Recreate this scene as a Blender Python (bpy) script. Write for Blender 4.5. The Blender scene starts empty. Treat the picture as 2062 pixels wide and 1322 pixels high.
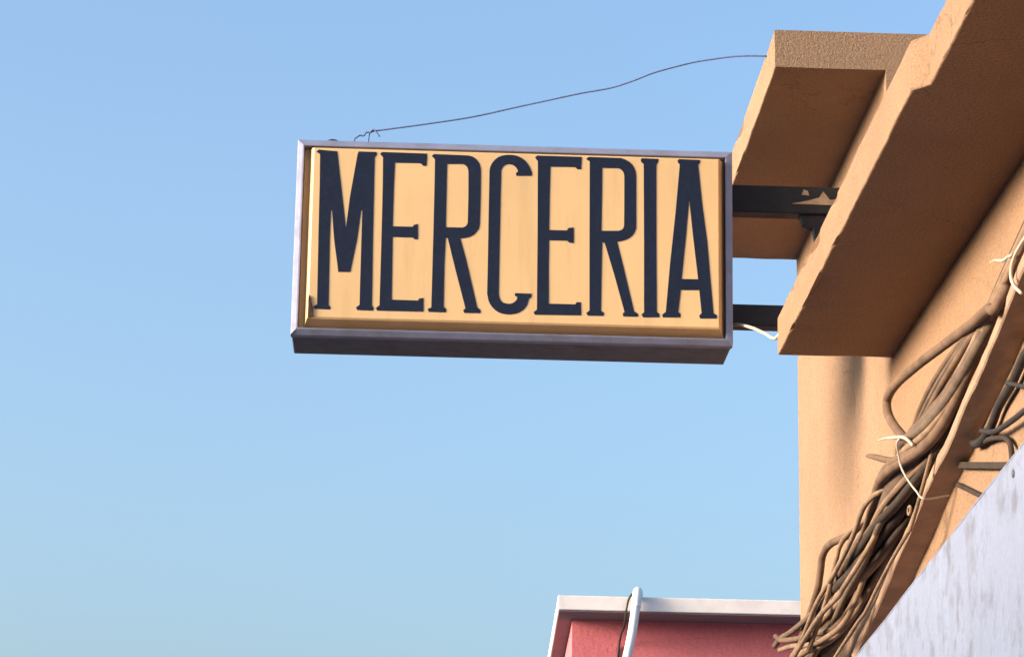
import bpy, bmesh, math, random
from mathutils import Vector, Matrix, noise

random.seed(11)
scene = bpy.context.scene
COL = scene.collection
R = math.radians

# ------------------------------------------------------------------ camera
cam_data = bpy.data.cameras.new('camera')
cam_data.sensor_width = 36.0
cam_data.lens = 99.49
cam_data.clip_start = 0.05
cam_data.clip_end = 4000
cam = bpy.data.objects.new('camera', cam_data)
COL.objects.link(cam)
YAW, PITCH, ROLL = 2.0646, 15.5831, 0.9643
cam.matrix_world = (Matrix.Translation((0, 0, 1.6)) @ Matrix.Rotation(-R(YAW), 4, 'Z')
                    @ Matrix.Rotation(R(90 + PITCH), 4, 'X') @ Matrix.Rotation(R(ROLL), 4, 'Z'))
scene.camera = cam

# ------------------------------------------------------------------ sky, sun, exposure
SUN_EL, SUN_BACK = 10.5, 13.0          # low hazy sun, from the street side and a little behind the viewer
sun_dir = Vector((-math.cos(R(SUN_BACK)) * math.cos(R(SUN_EL)),
                  -math.sin(R(SUN_BACK)) * math.cos(R(SUN_EL)), math.sin(R(SUN_EL))))
world = bpy.data.worlds.new('World')
scene.world = world
world.use_nodes = True
wn = world.node_tree
wn.nodes.clear()
sky = wn.nodes.new('ShaderNodeTexSky')
sky.sky_type = 'NISHITA'
sky.sun_disc = False
sky.sun_elevation = R(SUN_EL)
sky.sun_rotation = math.atan2(sun_dir.x, sun_dir.y)
sky.air_density = 1.0
sky.dust_density = 5.5
sky.ozone_density = 2.6
bg = wn.nodes.new('ShaderNodeBackground')
bg.inputs['Strength'].default_value = 0.15
wo = wn.nodes.new('ShaderNodeOutputWorld')
wn.links.new(sky.outputs[0], bg.inputs['Color'])
wn.links.new(bg.outputs[0], wo.inputs['Surface'])

sun_data = bpy.data.lights.new('sun', 'SUN')
sun_data.energy = 2.25
sun_data.angle = R(20)
sun_data.color = (1.0, 0.88, 0.75)
sun = bpy.data.objects.new('sun', sun_data)
sun.rotation_euler = sun_dir.to_track_quat('Z', 'Y').to_euler()
sun.location = sun_dir * 60
COL.objects.link(sun)

scene.view_settings.view_transform = 'Standard'
scene.view_settings.look = 'None'
scene.view_settings.exposure = 1.73
scene.view_settings.gamma = 1.0

# ------------------------------------------------------------------ materials
def material(name, base, rough=0.9, spec=0.3, metal=0.0, var=0.12, vscale=3.0, tint=None,
             tint_scale=1.2, tint_amt=0.0, bump=0.0, bscale=60.0, bdist=0.004, streak=None, streak_amt=0.0,
             stretch=(1, 1, 1), speck=0.0, sscale=160.0, crack=None):
    m = bpy.data.materials.new(name)
    m.use_nodes = True
    t = m.node_tree
    b = t.nodes['Principled BSDF']
    b.inputs['Roughness'].default_value = rough
    b.inputs['Metallic'].default_value = metal
    b.inputs['Specular IOR Level'].default_value = spec
    tc = t.nodes.new('ShaderNodeTexCoord')
    mp = t.nodes.new('ShaderNodeMapping')
    mp.inputs['Scale'].default_value = stretch
    t.links.new(tc.outputs['Object'], mp.inputs['Vector'])

    def nz(scale, detail=6, rgh=0.6, src=mp):
        n = t.nodes.new('ShaderNodeTexNoise')
        n.inputs['Scale'].default_value = scale
        n.inputs['Detail'].default_value = detail
        n.inputs['Roughness'].default_value = rgh
        t.links.new(src.outputs['Vector'], n.inputs['Vector'])
        return n

    def rng(n, a, c, lo, hi):
        r = t.nodes.new('ShaderNodeMapRange')
        r.inputs['From Min'].default_value = a
        r.inputs['From Max'].default_value = c
        r.inputs['To Min'].default_value = lo
        r.inputs['To Max'].default_value = hi
        t.links.new(n.outputs[0], r.inputs['Value'])
        return r

    def mix(col_a, col_b, fac, blend='MIX'):
        x = t.nodes.new('ShaderNodeMix')
        x.data_type = 'RGBA'
        x.blend_type = blend
        for sock, val in ((x.inputs[6], col_a), (x.inputs[7], col_b)):
            if isinstance(val, tuple):
                sock.default_value = (*val, 1)
            else:
                t.links.new(val, sock)
        if isinstance(fac, float):
            x.inputs[0].default_value = fac
        else:
            t.links.new(fac.outputs[0], x.inputs[0])
        return x.outputs[2]

    dark = tuple(c * (1 - var) for c in base)
    lite = tuple(min(0.95, c * (1 + var)) for c in base)
    col = mix(dark, lite, rng(nz(vscale), 0.3, 0.7, 0, 1))
    if tint:
        col = mix(col, tint, rng(nz(tint_scale, 8, 0.65), 0.5, 0.68, 0, tint_amt))
    if streak:
        ms = t.nodes.new('ShaderNodeMapping')
        ms.inputs['Scale'].default_value = (8, 8, 0.7)
        t.links.new(tc.outputs['Object'], ms.inputs['Vector'])
        col = mix(col, streak, rng(nz(2.2, 7, 0.7, ms), 0.52, 0.72, 0, streak_amt))
    if crack:
        wv = t.nodes.new('ShaderNodeMix')
        wv.data_type = 'RGBA'
        wv.blend_type = 'LINEAR_LIGHT'
        wv.inputs[0].default_value = 0.12
        t.links.new(mp.outputs['Vector'], wv.inputs[6])
        t.links.new(nz(3.0, 6, 0.7).outputs['Color'], wv.inputs[7])
        vo = t.nodes.new('ShaderNodeTexVoronoi')
        vo.feature = 'DISTANCE_TO_EDGE'
        vo.inputs['Scale'].default_value = 1.3
        t.links.new(wv.outputs[2], vo.inputs['Vector'])
        line = rng(vo, 0.0, 0.0055, 1.0, 0.0)
        gate = rng(nz(0.9, 3, 0.5), 0.50, 0.60, 0.0, 0.75)
        mu = t.nodes.new('ShaderNodeMath')
        mu.operation = 'MULTIPLY'
        t.links.new(line.outputs[0], mu.inputs[0])
        t.links.new(gate.outputs[0], mu.inputs[1])
        col = mix(col, crack, mu)
    if speck:
        g = rng(nz(sscale, 3, 0.8), 0.35, 0.65, 1 - speck, 1 + speck * 0.6)
        cb = t.nodes.new('ShaderNodeCombineColor')
        for i in range(3):
            t.links.new(g.outputs[0], cb.inputs[i])
        col = mix(col, cb.outputs[0], 1.0, 'MULTIPLY')
    t.links.new(col, b.inputs['Base Color'])
    t.links.new(rng(nz(vscale * 3), 0.3, 0.7, max(0, rough - 0.08), min(1, rough + 0.08)).outputs[0], b.inputs['Roughness'])
    if bump:
        bp = t.nodes.new('ShaderNodeBump')
        bp.inputs['Strength'].default_value = bump
        bp.inputs['Distance'].default_value = bdist
        t.links.new(nz(bscale, 8, 0.7).outputs[0], bp.inputs['Height'])
        t.links.new(bp.outputs[0], b.inputs['Normal'])
    return m


M = {
    'plaster_low': material('peach_plaster', (0.31, 0.184, 0.108), speck=0.28, sscale=150, crack=(0.10, 0.06, 0.04), var=0.08, vscale=2.2, tint=(0.275, 0.17, 0.105), tint_amt=0.5,
                            bump=0.9, bscale=90, bdist=0.006, streak=(0.235, 0.15, 0.10), streak_amt=0.30),
    'plaster_tall': material('sand_plaster', (0.325, 0.20, 0.121), speck=0.28, sscale=150, crack=(0.10, 0.06, 0.04), var=0.08, vscale=2.0, tint=(0.285, 0.18, 0.115), tint_amt=0.5,
                             bump=0.9, bscale=95, bdist=0.006, streak=(0.22, 0.145, 0.10), streak_amt=0.30),
    'aluminium': material('sign_frame_aluminium', (0.235, 0.245, 0.35), rough=0.6, spec=0.5, metal=0.15, var=0.10, vscale=14,
                          tint=(0.16, 0.15, 0.16), tint_scale=9, tint_amt=0.6, bump=0.15, bscale=120, bdist=0.001),
    'case': material('sign_case_steel', (0.105, 0.118, 0.14), rough=0.65, spec=0.4, var=0.18, vscale=7,
                     tint=(0.075, 0.07, 0.068), tint_scale=6, tint_amt=0.7, bump=0.25, bscale=90, bdist=0.002),
    'acrylic': material('yellow_acrylic', (0.76, 0.49, 0.235), rough=0.45, spec=0.35, var=0.05, vscale=2.5,
                        tint=(0.67, 0.44, 0.215), tint_scale=3.0, tint_amt=0.45, streak=(0.50, 0.31, 0.14), streak_amt=0.28, bump=0.08, bscale=40, bdist=0.002),
    'navy': material('navy_lettering', (0.009, 0.015, 0.036), rough=0.65, spec=0.2, var=0.12, vscale=18,
                     tint=(0.03, 0.04, 0.06), tint_scale=60, tint_amt=0.25),
    'rust': material('rust', (0.045, 0.018, 0.012), var=0.4, vscale=40, bump=0.6, bscale=120, bdist=0.003),
    'black_steel': material('black_painted_steel', (0.016, 0.017, 0.022), rough=0.6, var=0.3, vscale=9, tint=(0.30, 0.22, 0.15),
                            tint_scale=7.5, tint_amt=0.0, bump=0.4, bscale=60, bdist=0.003),
    'flake': material('bare_primer', (0.34, 0.25, 0.17), var=0.3, vscale=40),
    'wire': material('thin_wire_sheath', (0.09, 0.11, 0.22), rough=0.6, var=0.2, vscale=30),
    'white_wire': material('white_wire_sheath', (0.45, 0.38, 0.31), rough=0.6, var=0.12, vscale=30),
    'trunking': material('brown_trunking', (0.33, 0.21, 0.142), rough=0.85, var=0.16, vscale=9, tint=(0.22, 0.14, 0.095), tint_scale=7,
                         tint_amt=0.7, bump=0.5, bscale=80, bdist=0.004),
    'dark_cable': material('black_cable_sheath', (0.030, 0.024, 0.022), rough=0.7, var=0.3, vscale=20, bump=0.3, bscale=80, bdist=0.002),
    'white_metal': material('white_painted_metal', (0.25, 0.275, 0.37), speck=0.08, sscale=60, rough=0.55, spec=0.4, var=0.05, vscale=3,
                            streak=(0.19, 0.185, 0.21), streak_amt=0.45, tint=(0.12, 0.115, 0.13), tint_scale=11, tint_amt=0.65,
                            bump=0.15, bscale=30, bdist=0.003),
    'red_plaster': material('red_plaster', (0.62, 0.165, 0.185), speck=0.12, sscale=40, var=0.10, vscale=1.2, tint=(0.55, 0.15, 0.175), tint_scale=1.0,
                            tint_amt=0.6, bump=0.6, bscale=25, bdist=0.012),
    'white_plaster': material('white_eaves_paint', (0.76, 0.69, 0.67), var=0.05, vscale=2.5, tint=(0.58, 0.51, 0.49), tint_scale=4,
                              tint_amt=0.5, bump=0.3, bscale=25, bdist=0.006),
    'white_plastic': material('white_drainpipe_plastic', (0.72, 0.71, 0.72), rough=0.45, spec=0.4, var=0.05, vscale=6,
                              tint=(0.55, 0.52, 0.53), tint_scale=8, tint_amt=0.4),
    'eave_shade': material('eave_shade_grey', (0.17, 0.145, 0.16), var=0.1, vscale=4),  # shade below the red house's eave, put in as colour
    'pavement': material('pavement_concrete', (0.36, 0.37, 0.40), var=0.15, vscale=2, bump=0.4, bscale=60),
    'asphalt': material('asphalt', (0.12, 0.122, 0.13), var=0.2, vscale=4, bump=0.5, bscale=120),
    'earth': material('earth', (0.22, 0.225, 0.24), var=0.2, vscale=0.4),
}
CABLES = [material('cable_sheath_%s' % k, c, rough=0.8, var=0.28, vscale=16, tint=tuple(x * 0.5 for x in c), tint_scale=11,
                   tint_amt=0.6, bump=0.4, bscale=70, bdist=0.003)
          for k, c in (('umber', (0.155, 0.092, 0.058)), ('grey_brown', (0.135, 0.090, 0.062)),
                       ('dusty', (0.245, 0.155, 0.098)), ('dark', (0.045, 0.030, 0.022)))]


# ------------------------------------------------------------------ helpers
def link_mesh(name, bm, mat, parent=None, origin=(0, 0, 0), smooth=False):
    """one bmesh in world metres -> one mesh object whose origin sits at `origin`"""
    bmesh.ops.translate(bm, verts=bm.verts, vec=-Vector(origin))
    bmesh.ops.recalc_face_normals(bm, faces=bm.faces)
    me = bpy.data.meshes.new(name)
    bm.to_mesh(me)
    bm.free()
    if smooth:
        for p in me.polygons:
            p.use_smooth = True
    me.materials.append(mat)
    o = bpy.data.objects.new(name, me)
    COL.objects.link(o)
    if parent is not None:
        o.parent = parent
        o.location = Vector(origin) - parent_world(parent)
    else:
        o.location = origin
    return o


def parent_world(p):
    v = Vector(p.location)
    while p.parent is not None:
        p = p.parent
        v += Vector(p.location)
    return v


def thing(name, label, cat, loc, group=None):
    o = bpy.data.objects.new(name, None)
    o.empty_display_size = 0.1
    COL.objects.link(o)
    o.location = loc
    return tag(o, label, cat, group)


def tag(o, label, cat, group=None):
    o['label'] = label
    o['category'] = cat
    if group:
        o['group'] = group
    return o


def structure(o):
    o['kind'] = 'structure'
    return o


def box(bm, x0, x1, y0, y1, z0, z1, bevel=0.0):
    r = bmesh.ops.create_cube(bm, size=1.0)
    for v in r['verts']:
        v.co = Vector((x0 if v.co.x < 0 else x1, y0 if v.co.y < 0 else y1, z0 if v.co.z < 0 else z1))
    if bevel:
        es = list({e for v in r['verts'] for e in v.link_edges})
        bmesh.ops.bevel(bm, geom=es, offset=bevel, segments=2, affect='EDGES', profile=0.5)
    return bm


def nbox(*a, **k):
    return box(bmesh.new(), *a, **k)


def sweep_y(section, stations, jitter=0.0, seed=0.0, chip=()):
    """sweep a closed XZ section along Y; stations = [(y, dx, dz)]; jitter = plaster unevenness"""
    bm = bmesh.new()
    rings = []
    for y, dx, dz in stations:
        ring = []
        hit = max(0.0, noise.noise(Vector((y * 6.0, seed, 2.5))) - 0.28) * 0.03
        for i, (x, z) in enumerate(section):
            p = Vector((x + dx, y, z + dz))
            if jitter:
                q = Vector((x * 9 + seed, y * 5.0, z * 9))
                p.x += noise.noise(q) * jitter + noise.noise(q * 3.1) * jitter * 0.5
                p.z += noise.noise(q + Vector((31, 7, 3))) * jitter + noise.noise(q * 3.1 + Vector((5, 9, 1))) * jitter * 0.5
            if i in chip:
                p.x += hit
                p.z += hit * (0.6 if i <= 1 else -0.6)
            ring.append(bm.verts.new(p))
        rings.append(ring)
    n = len(section)
    for a, b in zip(rings[:-1], rings[1:]):
        for i in range(n):
            bm.faces.new((a[i], a[(i + 1) % n], b[(i + 1) % n], b[i]))
    bm.faces.new(rings[0])
    bm.faces.new(list(reversed(rings[-1])))
    return bm


def smooth_path(pts, per=8):
    """Catmull-Rom through the points"""
    P = [Vector(p) for p in pts]
    if len(P) < 3:
        return [P[0].lerp(P[-1], i / per) for i in range(per + 1)]
    P = [P[0] * 2 - P[1]] + P + [P[-1] * 2 - P[-2]]
    out = []
    for i in range(1, len(P) - 2):
        a, b, c, d = P[i - 1:i + 3]
        for k in range(per):
            t = k / per
            out.append(0.5 * ((2 * b) + (c - a) * t + (2 * a - 5 * b + 4 * c - d) * t * t + (3 * b - a - 3 * c + d) * t ** 3))
    out.append(P[-2])
    return out


def tube(path, radius, sides=10, bm=None):
    """closed round tube along a list of points; radius is a number or f(t)"""
    bm = bm or bmesh.new()
    n = len(path)
    tang = [(path[min(i + 1, n - 1)] - path[max(i - 1, 0)]).normalized() for i in range(n)]
    up = Vector((0, 0, 1)) if abs(tang[0].z) < 0.9 else Vector((1, 0, 0))
    side = tang[0].cross(up).normalized()
    rings = []
    for i in range(n):
        side = (side - tang[i] * side.dot(tang[i])).normalized()
        nrm = tang[i].cross(side)
        r = radius(i / (n - 1)) if callable(radius) else radius
        rings.append([bm.verts.new(path[i] + (side * math.cos(a) + nrm * math.sin(a)) * r)
                      for a in (2 * math.pi * k / sides for k in range(sides))])
    for a, b in zip(rings[:-1], rings[1:]):
        for k in range(sides):
            bm.faces.new((a[k], a[(k + 1) % sides], b[(k + 1) % sides], b[k]))
    bm.faces.new(rings[0])
    bm.faces.new(list(reversed(rings[-1])))
    return bm


def steps(a, b, n):
    return [a + (b - a) * i / n for i in range(n + 1)]


# ------------------------------------------------------------------ ground
structure(link_mesh('ground', nbox(-1500, 1500, -1500, 1500, -0.5, -0.004), M['earth']))
structure(link_mesh('road', nbox(-4.2, 0.35, -30, 80, -0.02, 0.0), M['asphalt']))
structure(link_mesh('pavement', nbox(0.354, 1.493, -30, 22, -0.02, 0.13, bevel=0.015), M['pavement']))

# ------------------------------------------------------------------ the two plastered buildings on the right
WALL_X, EAVE_X = 1.497, 1.139           # street wall and outer edge of both eaves
JOIN_Y, FAR_Y, NEAR_Y = 8.5, 10.595, 2.6
LOW_Z, LOW_TOP = 3.909, 4.033           # underside and top of the low eave
TALL_Z, TALL_TOP = 4.868, 4.994
BACK_X = 6.5


def eave_section(x0, x1, z0, z1, r=0.0045):
    nx = 5
    s = [(x0 + r, z0), (x0 + r * 0.3, z0 + r * 0.3), (x0, z0 + r)]
    s += [(x0, z0 + (z1 - z0) * 0.5), (x0, z1 - r), (x0 + r * 0.3, z1 - r * 0.3), (x0 + r, z1)]
    s += [(x1, z1), (x1, z0), (WALL_X + 0.02, z0)]
    s += [(WALL_X + 0.02 - (WALL_X + 0.02 - x0) * i / nx, z0) for i in range(1, nx)]
    return s


low = thing('low_building', 'low peach plastered building at right with thick overhanging eave and bundled cables on its wall',
            'building', (3.5, 5.5, 0))
link_mesh('wall', nbox(WALL_X, BACK_X, NEAR_Y, JOIN_Y - 0.003, 0, LOW_Z - 0.001), M['plaster_low'], low, (3.5, 5.5, 0))
ys = steps(NEAR_Y, 6.06, 120) + [6.085, 6.10, 6.115, 6.13] + steps(6.15, JOIN_Y - 0.004, 100)
st = []
for y in ys:
    k = min(1.0, max(0.0, (6.13 - y) / 0.045))
    st.append((y, 0.034 * k, 0.0))
link_mesh('eave', sweep_y(eave_section(EAVE_X, BACK_X, LOW_Z, LOW_TOP), st, 0.0026, 3.0, (0, 1, 4, 5)), M['plaster_low'], low, (3.5, 5.5, LOW_Z))

tall = thing('tall_building', 'taller sand coloured building behind the low one with its own square eave', 'building', (3.5, 9.5, 0))
link_mesh('wall', nbox(WALL_X, BACK_X, JOIN_Y, FAR_Y, 0, TALL_Z - 0.001), M['plaster_tall'], tall, (3.5, 9.5, 0))
link_mesh('eave', sweep_y(eave_section(EAVE_X, BACK_X, TALL_Z, TALL_TOP), [(y, 0, 0) for y in steps(JOIN_Y, FAR_Y, 80)], 0.0026, 8.0, (0, 1, 4, 5)),
          M['plaster_tall'], tall, (3.5, 9.5, TALL_Z))

# ------------------------------------------------------------------ red house far down the street
red = thing('red_house', 'red plastered house with white eaves at the bottom, farther down the street', 'house', (4.3, 28, 0))
RX, RY, RZ = 1.437, 24.42, 5.81


def skew_left(bm):
    """the house's street side runs slightly out of line with the street"""
    for v in bm.verts:
        if v.co.x < 3:
            v.co.x += 0.026 * (v.co.y - 24.0)
    return bm



link_mesh('wall', skew_left(nbox(RX, 8.5, RY, 33, 0, RZ - 0.013)), M['red_plaster'], red, (4.3, 28, 0))
link_mesh('eave', skew_left(nbox(1.300, 8.9, 24.0, 33.3, RZ, 5.935, bevel=0.008)), M['white_plaster'], red, (4.3, 28, RZ))

link_mesh('eave_shade_sheet', skew_left(nbox(1.312, 8.88, 24.014, 33.28, RZ - 0.012, RZ - 0.002)), M['eave_shade'], red, (4.3, 28, RZ))  # thin dark sheet that paints in the shade under the white eave

pipe = thing('drainpipe', 'white plastic drainpipe hooked over the eave of the red house', 'drainpipe', (1.98, 24.1, 0))
hook = smooth_path([(2.03, 24.55, 5.97), (2.01, 24.25, 5.985), (1.99, 24.03, 5.985), (1.975, 23.945, 5.93), (1.966, 23.93, 5.83)], 8)
link_mesh('elbow', tube(hook, 0.042, 16), M['white_plastic'], pipe, hook[0], smooth=True)
run = smooth_path([(1.9665, 23.931, 5.86), (1.935, 23.94, 5.62), (1.885, 23.96, 5.35), (1.84, 24.1, 5.0), (1.82, 24.34, 4.7), (1.82, 24.36, 4.2),
                   (1.82, 24.36, 0.1)], 6)
link_mesh('pipe_run', tube(run, 0.039, 16), M['white_plastic'], pipe, run[0], smooth=True)
for k, (cx, cy, cz) in enumerate(((1.9505, 23.935, 5.74), (1.8195, 24.36, 4.0), (1.8195, 24.36, 2.0))):
    ring = [Vector((cx + 0.043 * math.cos(a), cy + 0.043 * math.sin(a), cz)) for a in (2 * math.pi * i / 20 for i in range(21))]
    if k:
        link_mesh('pipe_clip', tube(ring, 0.008, 6), M['white_plastic'], pipe, (cx, cy, cz), smooth=True)
loop = smooth_path([(1.96, 24.05, 5.945), (1.935, 23.99, 5.955), (1.905, 23.985, 5.90), (1.885, 23.985, 5.80), (1.878, 24.1, 5.70), (1.86, 24.39, 5.6),
                    (1.83, 24.40, 5.2), (1.80, 24.40, 4.6)], 8)
tag(link_mesh('cable', tube(loop, 0.009, 8), M['dark_cable'], None, loop[0], smooth=True),
    'thin black cable looping over white eave just left of the white drainpipe', 'cable')

# ------------------------------------------------------------------ unseen low houses added across the street to shade ground and lower wall (behind the viewer's left shoulder)
def shade_house(y0, y1, h, mat, label):
    base = (-9.5, (y0 + y1) / 2, 0)
    t = thing('shade_house', label, 'house', base, 'unseen low houses added across the street for shade')
    link_mesh('wall', nbox(-13.0, -6.5, y0, y1, 0, h), mat, t, base)
    link_mesh('eave', nbox(-13.2, -6.2, y0 + 0.01, y1 - 0.01, h + 0.001, h + 0.13, bevel=0.01), M['white_plaster'], t, base)
    n = max(2, int((y1 - y0) / 2.6))
    for i in range(n):
        c = y0 + (y1 - y0) * (i + 0.5) / n
        z0, z1 = (0.14, 2.3) if i % 2 else (1.1, 2.5)
        name = 'door' if i % 2 else 'window'
        o = link_mesh(name, nbox(-6.497, -6.44, c - 0.5, c + 0.5, z0, z1, bevel=0.01), M['white_plastic'], t, base)
        link_mesh('pane' if name == 'window' else 'door_leaf', nbox(-6.439, -6.43, c - 0.42, c + 0.42, z0 + 0.08, z1 - 0.08), M['dark_cable'], o, base)


shade_house(-14.0, -4.0, 3.5, M['plaster_tall'], 'unseen low sand coloured house added across the street for shade, behind the viewer')
shade_house(-3.99, 6.0, 3.7, M['white_plaster'], 'unseen low white house added across the street for shade, left of the viewer')
shade_house(6.01, 17.0, 3.6, M['plaster_low'], 'unseen low peach house added across the street for shade, farther along than the white one')

# ------------------------------------------------------------------ shop sign
SX0, SX1, SZ0, SZ1, SY, SD = -0.4015, 1.0486, 4.0529, 4.7254, 8.9247, 0.2582
SC = Vector(((SX0 + SX1) / 2, SY + SD / 2, SZ0))
sign = thing('shop_sign', 'yellow box sign reading MERCERIA in navy letters, projecting from the wall', 'sign', SC)
bm = nbox(SX0 + 0.002, SX1 - 0.002, SY + 0.040, SY + SD, SZ0 + 0.002, SZ1 - 0.002, bevel=0.004)
link_mesh('case', bm, M['case'], sign, SC)

# mitred frame rails: the profile runs from the outer edge inwards, front lip sloped outwards
PROFILE = [(0.0, 0.044), (0.0, 0.026), (0.002, 0.022), (0.017, 0.002), (0.021, 0.0), (0.0225, 0.002), (0.0225, 0.034), (0.016, 0.044)]
SLOPE = {'left': 0.36, 'right': 0.12, 'top': 0.35, 'bottom': 0.55}
GAP = 0.0005


def rail(ax):
    bm = bmesh.new()
    ends = []
    for e in (0, 1):
        ring = []
        for o_, y in PROFILE:
            i = o_ + GAP
            y = y if y > 0.03 else y * SLOPE[ax]
            if ax == 'left':
                c = (SX0 + o_, SY + y, (SZ0 + i) if e == 0 else (SZ1 - i))
            elif ax == 'right':
                c = (SX1 - o_, SY + y, (SZ0 + i) if e == 0 else (SZ1 - i))
            elif ax == 'bottom':
                c = ((SX0 + i) if e == 0 else (SX1 - i), SY + y, SZ0 + o_)
            else:
                c = ((SX0 + i) if e == 0 else (SX1 - i), SY + y, SZ1 - o_)
            ring.append(bm.verts.new(c))
        ends.append(ring)
    n = len(PROFILE)
    for i in range(n):
        bm.faces.new((ends[0][i], ends[0][(i + 1) % n], ends[1][(i + 1) % n], ends[1][i]))
    bm.faces.new(ends[0])
    bm.faces.new(list(reversed(ends[1])))
    return bm


for ax in ('left', 'right', 'top', 'bottom'):
    link_mesh('frame_rail', rail(ax), M['aluminium'], sign, SC)

# pan-formed acrylic face: flat flange, sloped sides, raised front
FACE_Y = SY - 0.025
rects = [(SX0 + 0.024, SX1 - 0.024, SZ0 + 0.024, SZ1 - 0.024, SY + 0.038),
         (SX0 + 0.041, SX1 - 0.0245, SZ0 + 0.026, SZ1 - 0.030, SY + 0.037),
         (SX0 + 0.052, SX1 - 0.046, SZ0 + 0.047, SZ1 - 0.037, FACE_Y + 0.004),
         (SX0 + 0.057, SX1 - 0.050, SZ0 + 0.053, SZ1 - 0.041, FACE_Y)]
bm = bmesh.new()
rings = [[bm.verts.new(c) for c in ((a, y, c0), (b, y, c0), (b, y, d), (a, y, d))] for a, b, c0, d, y in rects]
for a, b in zip(rings[:-1], rings[1:]):
    for i in range(4):
        bm.faces.new((a[i], a[(i + 1) % 4], b[(i + 1) % 4], b[i]))
bm.faces.new(rings[-1])
bm.faces.new(list(reversed(rings[0])))
link_mesh('face_panel', bm, M['acrylic'], sign, SC)

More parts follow.
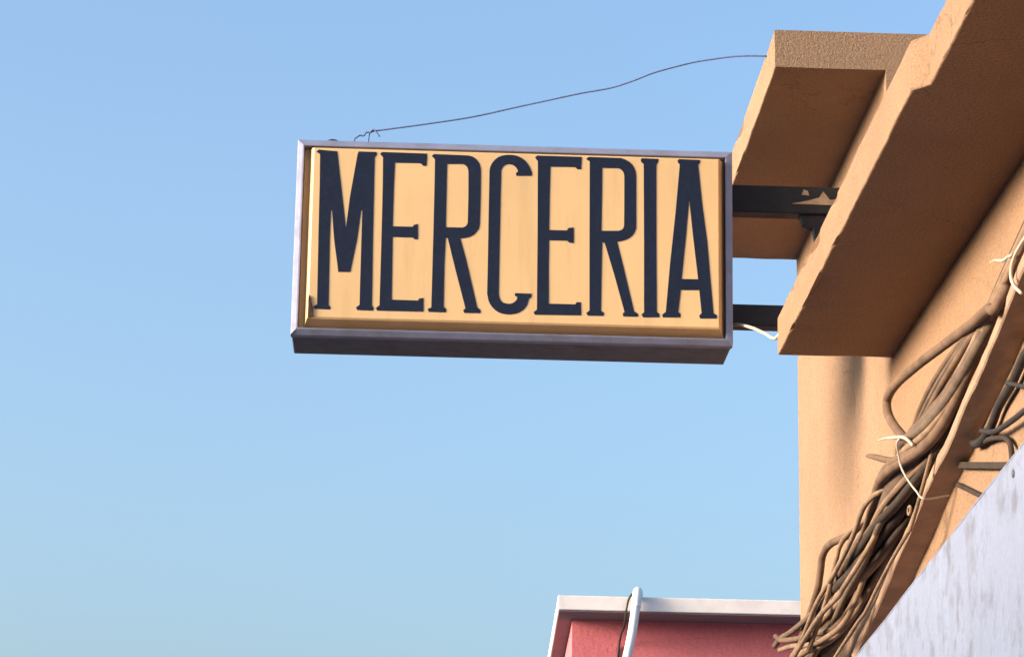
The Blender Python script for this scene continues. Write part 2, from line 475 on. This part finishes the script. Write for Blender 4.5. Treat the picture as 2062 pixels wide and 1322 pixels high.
LETTERS = [
    ('M', [[(-0.6581,0.6206),(-0.6526,0.6254),(-0.5946,0.6216),(-0.5925,0.6101),(-0.5738,0.4755),(-0.5575,0.3577),(-0.5531,0.3578),(-0.5432,0.4673),(-0.5226,0.6146),(-0.5198,0.6229),(-0.4641,0.6228),(-0.463,0.6173),(-0.4701,0.6069),(-0.4677,0.3331),(-0.4642,0.0956),(-0.4583,0.0878),(-0.4603,0.0806),(-0.5075,0.081),(-0.5111,0.0867),(-0.5002,0.096),(-0.5009,0.2869),(-0.5011,0.4229),(-0.5089,0.4227),(-0.5192,0.3225),(-0.5381,0.2101),(-0.5734,0.2091),(-0.5902,0.316),(-0.601,0.42),(-0.6083,0.4198),(-0.6092,0.329),(-0.6056,0.093),(-0.5984,0.0852),(-0.6005,0.0811),(-0.6467,0.0816),(-0.6499,0.0869),(-0.6386,0.0935),(-0.6424,0.328),(-0.6443,0.51),(-0.6466,0.6131)]]),
    ('E', [[(-0.4478,0.6191),(-0.4423,0.6234),(-0.2967,0.6223),(-0.2964,0.6122),(-0.2979,0.5836),(-0.3053,0.5834),(-0.3134,0.5923),(-0.4022,0.5915),(-0.4036,0.5171),(-0.4038,0.3667),(-0.3346,0.3669),(-0.3296,0.3743),(-0.321,0.3763),(-0.3198,0.3283),(-0.3271,0.3281),(-0.3338,0.3342),(-0.4029,0.334),(-0.4003,0.1153),(-0.311,0.1147),(-0.3068,0.1224),(-0.2961,0.1236),(-0.2955,0.0816),(-0.4431,0.081),(-0.4463,0.0872),(-0.435,0.0964),(-0.4353,0.334),(-0.4362,0.5162),(-0.4379,0.6079)]]),
    ('R', [[(-0.2759,0.6165),(-0.2708,0.6213),(-0.1582,0.62),(-0.1459,0.6172),(-0.1353,0.6106),(-0.1273,0.6021),(-0.1214,0.5921),(-0.1181,0.5807),(-0.1171,0.5716),(-0.1162,0.4799),(-0.117,0.3841),(-0.1197,0.3704),(-0.126,0.3598),(-0.1345,0.3495),(-0.146,0.3424),(-0.1611,0.3379),(-0.1805,0.3346),(-0.1595,0.2605),(-0.1196,0.0976),(-0.1087,0.089),(-0.1094,0.0818),(-0.1579,0.0809),(-0.1611,0.0871),(-0.1539,0.0944),(-0.189,0.2236),(-0.2173,0.3335),(-0.2282,0.3377),(-0.2305,0.2495),(-0.2301,0.0968),(-0.2213,0.0899),(-0.222,0.0814),(-0.274,0.0813),(-0.2771,0.0874),(-0.2657,0.0936),(-0.265,0.3389),(-0.265,0.5213),(-0.2657,0.6062)],[(-0.2296,0.5921),(-0.1751,0.5937),(-0.1654,0.5899),(-0.1587,0.5827),(-0.1546,0.5727),(-0.1536,0.5636),(-0.1523,0.4788),(-0.1526,0.3876),(-0.1555,0.3793),(-0.161,0.3733),(-0.1704,0.3689),(-0.2289,0.3686),(-0.2292,0.4766)]]),
    ('C', [[(-0.084,0.5726),(-0.082,0.5841),(-0.077,0.5958),(-0.0684,0.6075),(-0.0577,0.6171),(-0.0434,0.6231),(-0.0273,0.6263),(-0.0111,0.6263),(0.0034,0.6235),(0.0175,0.6175),(0.0298,0.6082),(0.0387,0.5974),(0.0455,0.5856),(0.0532,0.5666),(0.0515,0.5592),(0.0053,0.5578),(0.0035,0.5637),(0.0108,0.5699),(0.0089,0.5776),(0.0049,0.5844),(-0.0014,0.5911),(-0.0093,0.5955),(-0.018,0.5976),(-0.0268,0.5973),(-0.0355,0.5943),(-0.0419,0.5899),(-0.047,0.582),(-0.0495,0.5713),(-0.0501,0.4819),(-0.0505,0.2546),(-0.0503,0.1466),(-0.0484,0.1359),(-0.0448,0.1266),(-0.0391,0.1191),(-0.0317,0.1148),(-0.0165,0.1117),(-0.0071,0.1128),(0.0006,0.1157),(0.0079,0.1213),(0.0133,0.1282),(0.0153,0.1395),(0.0066,0.1437),(0.0074,0.1491),(0.0575,0.1487),(0.0567,0.1406),(0.049,0.1337),(0.0437,0.1134),(0.0374,0.1029),(0.029,0.0942),(0.0192,0.0876),(0.0076,0.0833),(-0.0053,0.0802),(-0.0182,0.0799),(-0.032,0.0813),(-0.0441,0.085),(-0.0558,0.0918),(-0.0659,0.1014),(-0.0738,0.1123),(-0.0792,0.1234),(-0.0839,0.1457),(-0.0837,0.2537),(-0.0841,0.4352)]]),
    ('E', [[(0.0671,0.6209),(0.0727,0.6266),(0.2171,0.6263),(0.2172,0.6162),(0.2162,0.5871),(0.2066,0.5868),(0.1999,0.594),(0.1138,0.5932),(0.1125,0.4867),(0.1123,0.3689),(0.174,0.3689),(0.1804,0.3782),(0.1934,0.3795),(0.1939,0.3304),(0.1831,0.331),(0.1752,0.3381),(0.1127,0.3372),(0.1124,0.2593),(0.1142,0.1162),(0.2048,0.1161),(0.209,0.1238),(0.2198,0.1237),(0.2211,0.0834),(0.0729,0.0815),(0.0694,0.0872),(0.08,0.0956),(0.0787,0.3489),(0.076,0.6096)]]),
    ('R', [[(0.2377,0.6214),(0.2434,0.6271),(0.3507,0.6262),(0.3648,0.6211),(0.3771,0.6141),(0.3859,0.606),(0.3925,0.5961),(0.397,0.5833),(0.3992,0.5686),(0.3996,0.4722),(0.4,0.3855),(0.3957,0.3731),(0.3893,0.3624),(0.3806,0.354),(0.3698,0.3473),(0.3546,0.3419),(0.3372,0.3382),(0.3528,0.2752),(0.3948,0.0985),(0.4078,0.0899),(0.4066,0.084),(0.3634,0.0837),(0.3616,0.09),(0.3677,0.0964),(0.3314,0.2294),(0.3003,0.3326),(0.2881,0.3377),(0.2869,0.2642),(0.2856,0.0977),(0.2956,0.0913),(0.2944,0.0836),(0.2461,0.0832),(0.2426,0.0893),(0.2524,0.0977),(0.2502,0.3539),(0.2487,0.6148)],[(0.2861,0.5938),(0.3422,0.5946),(0.3509,0.5911),(0.3575,0.5849),(0.3624,0.5767),(0.3642,0.5667),(0.3647,0.4712),(0.3643,0.3913),(0.3609,0.3821),(0.3544,0.376),(0.3435,0.3725),(0.2848,0.3708),(0.286,0.4918)]]),
    ('I', [[(0.4188,0.6233),(0.421,0.6279),(0.4727,0.6272),(0.4727,0.6203),(0.4662,0.6085),(0.4669,0.3429),(0.4692,0.0993),(0.4783,0.0915),(0.4771,0.0839),(0.4274,0.0825),(0.4239,0.0891),(0.4317,0.0969),(0.4308,0.3419),(0.4285,0.6111),(0.4201,0.6173)]]),
    ('A', [[(0.5416,0.6246),(0.5447,0.6284),(0.6119,0.6277),(0.6119,0.6208),(0.6061,0.6127),(0.6182,0.4843),(0.6354,0.3478),(0.6556,0.1),(0.6673,0.0923),(0.6659,0.0851),(0.6153,0.0837),(0.6132,0.0908),(0.621,0.099),(0.6133,0.1806),(0.5483,0.1788),(0.5397,0.1013),(0.5475,0.0934),(0.5462,0.0849),(0.493,0.0843),(0.4913,0.0901),(0.503,0.1003),(0.5179,0.2764),(0.5352,0.4452),(0.5491,0.6133),(0.5429,0.6187)],[(0.5806,0.4901),(0.5919,0.3739),(0.6099,0.2134),(0.5505,0.2127),(0.5635,0.3457),(0.5762,0.4899)]]),
]


for ch, loops in LETTERS:
    cu = bpy.data.curves.new('letter_outline', 'CURVE')
    cu.dimensions = '2D'
    cu.fill_mode = 'BOTH'
    cu.extrude = 0.0004
    cu.offset = 0.0022
    for lp in loops:
        sp = cu.splines.new('POLY')
        sp.points.add(len(lp) - 1)
        for q, (x, z) in zip(sp.points, lp):
            q.co = (x, z, 0, 1)
        sp.use_cyclic_u = True
    tmp = bpy.data.objects.new('letter_outline', cu)
    COL.objects.link(tmp)
    bpy.context.view_layer.update()
    me = bpy.data.meshes.new_from_object(tmp.evaluated_get(bpy.context.evaluated_depsgraph_get()))
    bpy.data.objects.remove(tmp)
    bpy.data.curves.remove(cu)
    me.transform(Matrix.Rotation(R(90), 4, 'X'))
    me.materials.clear()
    me.materials.append(M['navy'])
    me.name = 'letter'
    o = bpy.data.objects.new('letter', me)
    COL.objects.link(o)
    o.parent = sign
    o.location = (0, FACE_Y - 0.0007 - SC.y, 0)
    o['label'] = 'navy capital letter %s' % ch

# broken, rusted spot at the lower left of the sloped side
bm = bmesh.new()
# (inset from the left, depth behind the frame lip, height) down the slope and a little onto the face
outl = [(0.046, 0.012, 0.150), (0.052, -0.014, 0.138), (0.0575, -0.0275, 0.122), (0.063, -0.0275, 0.116), (0.066, -0.0275, 0.098), (0.072, -0.0275, 0.080),
        (0.071, -0.0275, 0.064), (0.074, -0.0275, 0.055), (0.055, -0.022, 0.048), (0.047, 0.008, 0.036), (0.043, 0.028, 0.034), (0.043, 0.028, 0.10)]
front = [bm.verts.new((SX0 + a, SY + y - 0.002, SZ0 + z)) for a, y, z in outl]
back = [bm.verts.new((SX0 + a + 0.001, SY + y + 0.003, SZ0 + z)) for a, y, z in outl]
fan_f = bm.verts.new((SX0 + 0.056, SY - 0.0275, SZ0 + 0.085))
fan_b = bm.verts.new((SX0 + 0.057, SY - 0.0225, SZ0 + 0.085))
for i in range(len(outl)):
    j = (i + 1) % len(outl)
    bm.faces.new((front[i], front[j], fan_f))
    bm.faces.new((back[j], back[i], fan_b))
    bm.faces.new((front[j], front[i], back[i], back[j]))
link_mesh('rust_patch', bm, M['rust'], sign, SC)['label'] = 'rusted broken spot at the lower left of the yellow face'

# screw cap on the top rail
bm = bmesh.new()
bmesh.ops.create_uvsphere(bm, u_segments=16, v_segments=8, radius=1.0,
                          matrix=Matrix.Translation((-0.287, SY + 0.042, SZ1 + 0.004)) @ Matrix.Diagonal((0.022, 0.016, 0.012, 1)))
link_mesh('screw_cap', bm, M['black_steel'], sign, SC, smooth=True)

# mounting arms to the wall of the tall building, with a gusset plate
AY = SY + SD / 2
for z0, z1 in ((4.545, 4.641), (4.149, 4.223)):
    link_mesh('mounting_arm', nbox(SX1 - 0.003, WALL_X - 0.001, AY - 0.035, AY + 0.035, z0, z1, bevel=0.006), M['black_steel'], sign, SC)
bm = bmesh.new()
pr = [(1.290, 4.544), (1.300, 4.515), (1.335, 4.500), (1.345, 4.44), (1.36, 4.40), (WALL_X - 0.001, 4.36), (WALL_X - 0.001, 4.544)]
fa = [bm.verts.new((x, AY - 0.02, z)) for x, z in pr]
fb = [bm.verts.new((x, AY + 0.02, z)) for x, z in pr]
bm.faces.new(fa)
bm.faces.new(list(reversed(fb)))
for i in range(len(pr)):
    j = (i + 1) % len(pr)
    bm.faces.new((fa[i], fa[j], fb[j], fb[i]))
link_mesh('gusset', bm, M['black_steel'], sign, SC)
# peeling paint flakes on the upper arm
for cx, cz, shape in ((1.345, 4.590, [(-0.085, -0.012), (0.06, -0.014), (0.085, 0.010), (0.045, 0.004), (0.022, 0.034), (0.008, 0.012), (-0.03, 0.000)]),
                      (1.305, 4.618, [(-0.012, -0.008), (0.014, -0.010), (0.010, 0.006), (-0.004, 0.011)])):
    bm = bmesh.new()
    fa = [bm.verts.new((cx + x, AY - 0.0375, cz + z)) for x, z in shape]
    fb = [bm.verts.new((cx + x, AY - 0.0345, cz + z)) for x, z in shape]
    bm.faces.new(fa)
    bm.faces.new(list(reversed(fb)))
    for i in range(len(shape)):
        j = (i + 1) % len(shape)
        bm.faces.new((fa[i], fa[j], fb[j], fb[i]))
    link_mesh('paint_flake', bm, M['flake'], sign, SC)

# ------------------------------------------------------------------ thin wire from the sign top to the tall eave
W0 = (-0.217, 8.952, 4.722)
wire = thing('wire', 'thin dark wire running from the top of the sign up to the tall eave', 'wire', W0)
span = smooth_path([W0, (-0.214, 8.95, 4.738), (-0.201, 8.95, 4.750), (-0.194, 8.952, 4.753), (-0.183, 8.95, 4.752), (-0.176, 8.95, 4.763), (-0.163, 8.95, 4.764),
                    (-0.148, 8.95, 4.770), (-0.139, 8.95, 4.771), (0.01, 8.931, 4.790), (0.175, 8.912, 4.815), (0.323, 8.892, 4.847), (0.421, 8.873, 4.866),
                    (0.536, 8.854, 4.889), (0.634, 8.835, 4.904), (0.707, 8.815, 4.924), (0.779, 8.796, 4.949), (0.893, 8.777, 4.978), (0.957, 8.758, 4.985),
                    (1.021, 8.738, 4.989), (1.076, 8.719, 4.987), (1.142, 8.70, 4.981)], 6)
link_mesh('span', tube(span, 0.0026, 6), M['wire'], wire, W0, smooth=True)
k1 = smooth_path([(-0.163, 8.95, 4.765), (-0.166, 8.95, 4.752), (-0.169, 8.95, 4.722)], 4)
k2 = smooth_path([(-0.163, 8.95, 4.764), (-0.152, 8.947, 4.773), (-0.142, 8.943, 4.764), (-0.131, 8.94, 4.747)], 5)
link_mesh('twisted_end', tube(k1, 0.0026, 6), M['wire'], wire, W0, smooth=True)
link_mesh('twisted_end', tube(k2, 0.0026, 6), M['wire'], wire, W0, smooth=True)

lead = smooth_path([(1.046, 9.055, 4.152), (1.067, 9.01, 4.148), (1.089, 8.93, 4.122), (1.106, 8.807, 4.078), (1.122, 8.684, 4.029), (1.136, 8.56, 3.979), (1.142, 8.48, 3.97)], 6)
tag(link_mesh('cable', tube(lead, 0.0055, 8), M['white_wire'], None, lead[0], smooth=True),
    'short pale cable sagging from the sign to the low eave under the lower arm', 'cable')


# ------------------------------------------------------------------ trunking on the low wall
def trunk_z(y):
    return 3.373 - 0.197 * (y - 7.12) + 0.006 * math.sin(y * 4.3) + 0.004 * math.sin(y * 11)


sec = [(WALL_X - 0.066, 0.0), (WALL_X - 0.070, 0.004), (WALL_X - 0.070, 0.030), (WALL_X - 0.066, 0.035), (WALL_X - 0.001, 0.037), (WALL_X - 0.001, -0.004), (WALL_X - 0.03, -0.002)]
bm = sweep_y(sec, [(y, 0.0, trunk_z(y)) for y in steps(5.2, 8.95, 110)], 0.0035, 5.0)
tag(link_mesh('cable_trunking', bm, M['trunking'], None, (WALL_X, 7.1, 3.37)),
    'brown trunking strip sloping along the peach wall beside the cables', 'trunking')

# ------------------------------------------------------------------ white painted panel over the shop front
PO = (1.40, 6.5, 2.6)
panel = thing('fascia_panel', 'pale blue-white painted metal panel with dirt streaks in the lower right corner', 'panel', PO)
pz = lambda y: 3.051 - 0.044 * (y - 6.01) + 0.0015 * math.sin(y * 7.0)
bm = sweep_y([(1.347, -0.004), (1.350, 0.0), (WALL_X - 0.002, 0.0), (WALL_X - 0.002, -0.9), (1.347, -0.9), (1.347, -0.6), (1.347, -0.3), (1.347, -0.1)],
             [(y, 0, pz(y)) for y in steps(4.2, 8.9, 60)], 0.0025, 1.0)
link_mesh('sheet', bm, M['white_metal'], panel, PO)
link_mesh('edge_strip', tube([Vector((1.3490, y, pz(y) - 0.001)) for y in steps(4.18, 8.92, 60)], 0.0032, 8), M['white_metal'], panel, PO, smooth=True)
for y, dz in ((6.125, -0.040), (5.2, -0.04)):
    bm = bmesh.new()
    bmesh.ops.create_uvsphere(bm, u_segments=10, v_segments=6, radius=1.0, matrix=Matrix.Translation((1.346, y, pz(y) + dz)) @ Matrix.Diagonal((0.004, 0.010, 0.010, 1)))
    link_mesh('rivet', bm, M['case'], panel, PO, smooth=True)

# ------------------------------------------------------------------ cables along the low wall
AXIS = smooth_path([(1.452, 6.10, 3.690), (1.442, 6.62, 3.577), (1.434, 6.757, 3.532), (1.426, 7.045, 3.473), (1.419, 7.356, 3.422), (1.411, 7.654, 3.395),
                    (1.403, 7.955, 3.346), (1.395, 8.185, 3.275), (1.388, 8.55, 3.223), (1.38, 8.93, 3.165), (1.372, 9.332, 3.117), (1.37, 9.8, 3.06), (1.37, 10.4, 2.97)], 8)
BASE = Vector((1.40, 8.0, 3.33))
bundle = thing('cable_bundle', 'thick twisted bundle of brown cables hanging along the wall beside the trunking', 'cables', BASE)


def spread(t):
    return 0.008 + 0.046 * min(1.0, max(0.0, (t - 0.14) / 0.34)) + 0.008 * math.sin(t * 19) * (t > 0.17)


TWIST = -8.5


core = [Vector((min(c.x, WALL_X - 0.05), c.y, c.z)) for c in AXIS]
link_mesh('cable', tube(core, lambda t: max(0.004, spread(t) * 0.8), 10), CABLES[1], bundle, BASE, smooth=True)
LAYERS = [(0.55, 5, 0.3), (0.85, 7, 0.0), (1.1, 14, 0.15)]
for li, (rr0, cnt, ph0) in enumerate(LAYERS):
    for k in range(cnt):
        ph = ph0 + 2 * math.pi * (k + random.uniform(-0.25, 0.25)) / cnt
        rr = rr0 + random.uniform(-0.08, 0.12)
        tw = TWIST + random.uniform(-0.7, 0.7)
        wob = random.uniform(0, 50)
        pts = []
        n = len(AXIS)
        for i, c in enumerate(AXIS):
            t = i / (n - 1)
            a = ph + tw * t + 0.55 * noise.noise(Vector((t * 5, wob, 0)))
            r = spread(t) * rr * (1 + 0.35 * noise.noise(Vector((t * 7, wob, 9))))
            d = Vector((math.cos(a) * 0.8, 0, math.sin(a))) * r
            d.y = 0.04 * noise.noise(Vector((t * 4, wob, 4)))
            p = c + d
            p.x = min(p.x, WALL_X - 0.014)
            pts.append(p)
        rad = random.choice((0.008, 0.0105, 0.012, 0.0145))
        link_mesh('cable', tube(pts, rad, 8), CABLES[random.choice((0, 1, 1, 2, 2, 2, 3))], bundle, BASE, smooth=True)


def strand(pts, rad, mat, parent=bundle, name='cable', per=8, sides=8):
    p = smooth_path(pts, per)
    return link_mesh(name, tube(p, rad, sides), mat, parent, BASE if parent else p[0], smooth=True)


# loose strands of the bundle
strand([(1.40, 8.0, 3.335), (1.390, 8.15, 3.330), (1.377, 8.356, 3.355), (1.373, 8.608, 3.367), (1.368, 8.98, 3.409), (1.364, 9.117, 3.398), (1.360, 9.161, 3.341),
        (1.356, 9.215, 3.290), (1.351, 9.448, 3.219), (1.347, 9.692, 3.156), (1.347, 10.2, 3.05)], 0.0125, CABLES[0])
strand([(1.41, 7.95, 3.345), (1.365, 8.18, 3.335), (1.337, 8.374, 3.327), (1.329, 8.524, 3.313), (1.322, 8.569, 3.272), (1.314, 8.693, 3.188), (1.307, 8.828, 3.130), (1.31, 9.1, 3.08)], 0.008, CABLES[2])
strand([(1.42, 7.40, 3.40), (1.405, 7.52, 3.29), (1.397, 7.678, 3.204), (1.391, 7.701, 3.189), (1.385, 7.914, 3.158), (1.379, 8.158, 3.115), (1.373, 8.333, 3.077), (1.367, 8.467, 3.062), (1.36, 8.9, 3.02)], 0.0060, CABLES[2])
strand([(1.40, 7.95, 3.34), (1.345, 8.12, 3.22), (1.307, 8.315, 3.148), (1.299, 8.385, 3.130), (1.292, 8.715, 3.128), (1.284, 9.042, 3.098), (1.277, 9.189, 3.075), (1.28, 9.6, 3.03)], 0.008, CABLES[2])
strand([(1.395, 8.40, 3.25), (1.37, 8.72, 3.23), (1.347, 9.039, 3.224), (1.334, 9.294, 3.218), (1.322, 9.568, 3.222), (1.309, 9.769, 3.229), (1.297, 9.835, 3.213)], 0.010, CABLES[1])
strand([(1.395, 8.35, 3.25), (1.37, 8.55, 3.14), (1.347, 8.782, 3.104), (1.334, 9.128, 3.140), (1.322, 9.447, 3.176), (1.309, 9.731, 3.217), (1.297, 9.806, 3.243)], 0.010, CABLES[0])
strand([(1.395, 8.30, 3.25), (1.355, 8.55, 3.10), (1.327, 8.861, 3.080), (1.317, 9.179, 3.111), (1.307, 9.463, 3.153), (1.297, 9.704, 3.178)], 0.009, CABLES[2])
for dz, dx, mt, rd in ((0.0, -0.02, 1, 0.0095), (0.03, -0.045, 0, 0.011), (-0.03, -0.01, 3, 0.012), (-0.055, -0.035, 1, 0.010), (0.015, -0.07, 2, 0.008)):
    strand([tuple(AXIS[44])] + [(c.x + dx + 0.012 * noise.noise(Vector((c.y * 3, dz * 90, 1))), c.y, c.z + dz + 0.02 * noise.noise(Vector((c.y * 3, dz * 70, 5))))
            for c in AXIS[50::7]], rd, CABLES[mt], per=5)
# upper strands that fan out to the left of the trunking
for off, rd, mt in ((0.030, 0.0095, 0), (0.052, 0.0085, 1), (0.075, 0.0095, 0)):
    strand([(1.432, 6.70, 3.553), (1.412, 6.95, 3.505 + off * 0.5), (1.400, 7.25, 3.452 + off), (1.392, 7.50, 3.405 + off), (1.392, 7.68, 3.372 + off * 0.5), (1.40, 7.85, 3.345)], rd, CABLES[mt])

# cable ties and the small clip belong to the bundle
bm = bmesh.new()
bmesh.ops.create_circle(bm, segments=20, radius=0.014)
ring = [Vector((1.392, 7.673 + 0.016 * math.cos(a) * 1.4, 3.247 + 0.011 * math.sin(a))) for a in (2 * math.pi * i / 20 for i in range(20))]
bm.free()
link_mesh('clip', tube(ring + ring[:1], 0.004, 6), CABLES[2], bundle, BASE, smooth=True)
strand([(1.346, 7.902, 3.499), (1.345, 7.782, 3.477), (1.346, 7.683, 3.455), (1.351, 7.506, 3.414), (1.369, 7.466, 3.383)], lambda t: 0.0015 + 0.0035 * min(1, t * 2), M['white_wire'], name='cable_tie')
strand([(1.397, 8.42, 3.574), (1.397, 8.36, 3.56), (1.397, 8.23, 3.526), (1.397, 8.058, 3.479), (1.40, 7.9, 3.44)], lambda t: 0.003 + 0.007 * math.sin(min(1, t * 1.4) * 1.57), CABLES[0], name='cable_end')

tag(strand([(1.309, 7.337, 3.371), (1.304, 7.353, 3.360), (1.312, 7.378, 3.336), (1.319, 7.380, 3.302), (1.327, 7.331, 3.257), (1.335, 7.253, 3.209), (1.343, 7.177, 3.172), (1.43, 7.30, 3.21)],
           0.0028, M['white_wire'], None, 'wire'),
    'thin white wire curving across the cable bundle onto the trunking', 'wire')
tag(strand([(1.430, 6.50, 3.555), (1.407, 6.549, 3.509), (1.404, 6.600, 3.524), (1.402, 6.700, 3.533), (1.402, 6.80, 3.541), (1.399, 7.158, 3.583), (1.396, 7.505, 3.623), (1.393, 7.821, 3.652),
            (1.391, 7.974, 3.649), (1.388, 7.972, 3.604), (1.385, 7.854, 3.535), (1.382, 7.645, 3.442), (1.39, 7.56, 3.405), (1.42, 7.52, 3.40)],
           0.0135, CABLES[0], None, 'conduit', sides=12),
    'thick brown conduit bowing out in a wide loop above the cable bundle', 'conduit')
tag(strand([(1.452, 6.80, 3.703), (1.450, 6.735, 3.690), (1.447, 6.677, 3.672), (1.442, 6.60, 3.648), (1.432, 6.497, 3.625), (1.42, 6.40, 3.600)],
           lambda t: 0.0015 + 0.003 * min(1, t * 2), M['white_wire'], None, 'cable_tie'),
    'white cable tie end sticking out near the right edge of the photo', 'cable tie')
tag(strand([(1.440, 6.05, 3.64), (1.417, 6.209, 3.594), (1.415, 6.279, 3.589), (1.414, 6.347, 3.579), (1.412, 6.379, 3.551), (1.414, 6.367, 3.518), (1.43, 6.35, 3.49)], 0.0045, M['white_wire'], None, 'wire'),
    'white wire hooked around the trunking at the right edge', 'wire')

# dark cables between trunking and white panel
GRP = 'dark cables between trunking and white panel'
tag(strand([(1.477, 6.30, 3.43), (1.477, 6.459, 3.401), (1.477, 6.559, 3.393), (1.477, 6.706, 3.363), (1.477, 6.857, 3.346), (1.477, 6.960, 3.318), (1.477, 7.081, 3.308), (1.480, 7.191, 3.325)],
           0.012, M['dark_cable'], None, 'cable'), 'thick black cable tucked under the trunking at the right edge', 'cable', GRP)
tag(strand([(1.470, 6.20, 3.25), (1.467, 6.463, 3.249), (1.467, 6.534, 3.252), (1.467, 6.691, 3.263), (1.467, 6.879, 3.284), (1.470, 7.042, 3.325)],
           0.0075, M['dark_cable'], None, 'cable'), 'black cable curving from behind the white panel up to the trunking', 'cable', GRP)
tag(strand([(1.46, 6.25, 3.23), (1.457, 6.413, 3.279), (1.457, 6.518, 3.310), (1.460, 6.683, 3.36)],
           0.006, M['dark_cable'], None, 'cable'), 'short black cable at the right edge above the curving one', 'cable', GRP)
tag(strand([(1.480, 7.22, 3.335), (1.480, 7.15, 3.316), (1.480, 6.964, 3.287), (1.480, 6.828, 3.256), (1.480, 6.767, 3.230), (1.480, 6.747, 3.207), (1.480, 6.74, 3.17)],
           0.0075, CABLES[3], None, 'cable'), 'brown cable stub bent downwards just below the trunking', 'cable', GRP)


def rod(a, b, w, mat):
    a, b = Vector(a), Vector(b)
    d = (b - a).normalized()
    s = Vector((1, 0, 0))
    u = d.cross(s).normalized()
    bm = bmesh.new()
    ra = [bm.verts.new(a + s * i * w + u * j * w) for i, j in ((-1, -1), (1, -1), (1, 1), (-1, 1))]
    rb = [bm.verts.new(b + s * i * w + u * j * w) for i, j in ((-1, -1), (1, -1), (1, 1), (-1, 1))]
    for i in range(4):
        bm.faces.new((ra[i], ra[(i + 1) % 4], rb[(i + 1) % 4], rb[i]))
    bm.faces.new(ra)
    bm.faces.new(list(reversed(rb)))
    bmesh.ops.bevel(bm, geom=bm.edges[:], offset=w * 0.2, segments=1, affect='EDGES')
    return bm


tag(link_mesh('bracket', rod((1.484, 7.40, 3.316), (1.484, 6.70, 3.156), 0.009, CABLES[3]), CABLES[3], None, (1.484, 7.1, 3.25)),
    'thick brown strut between the trunking and the white panel', 'bracket')
tag(link_mesh('bracket', rod((1.486, 7.45, 3.274), (1.486, 7.05, 3.146), 0.006, CABLES[3]), CABLES[3], None, (1.486, 7.2, 3.2)),
    'thinner brown strut below the thick one, touching the white panel', 'bracket')
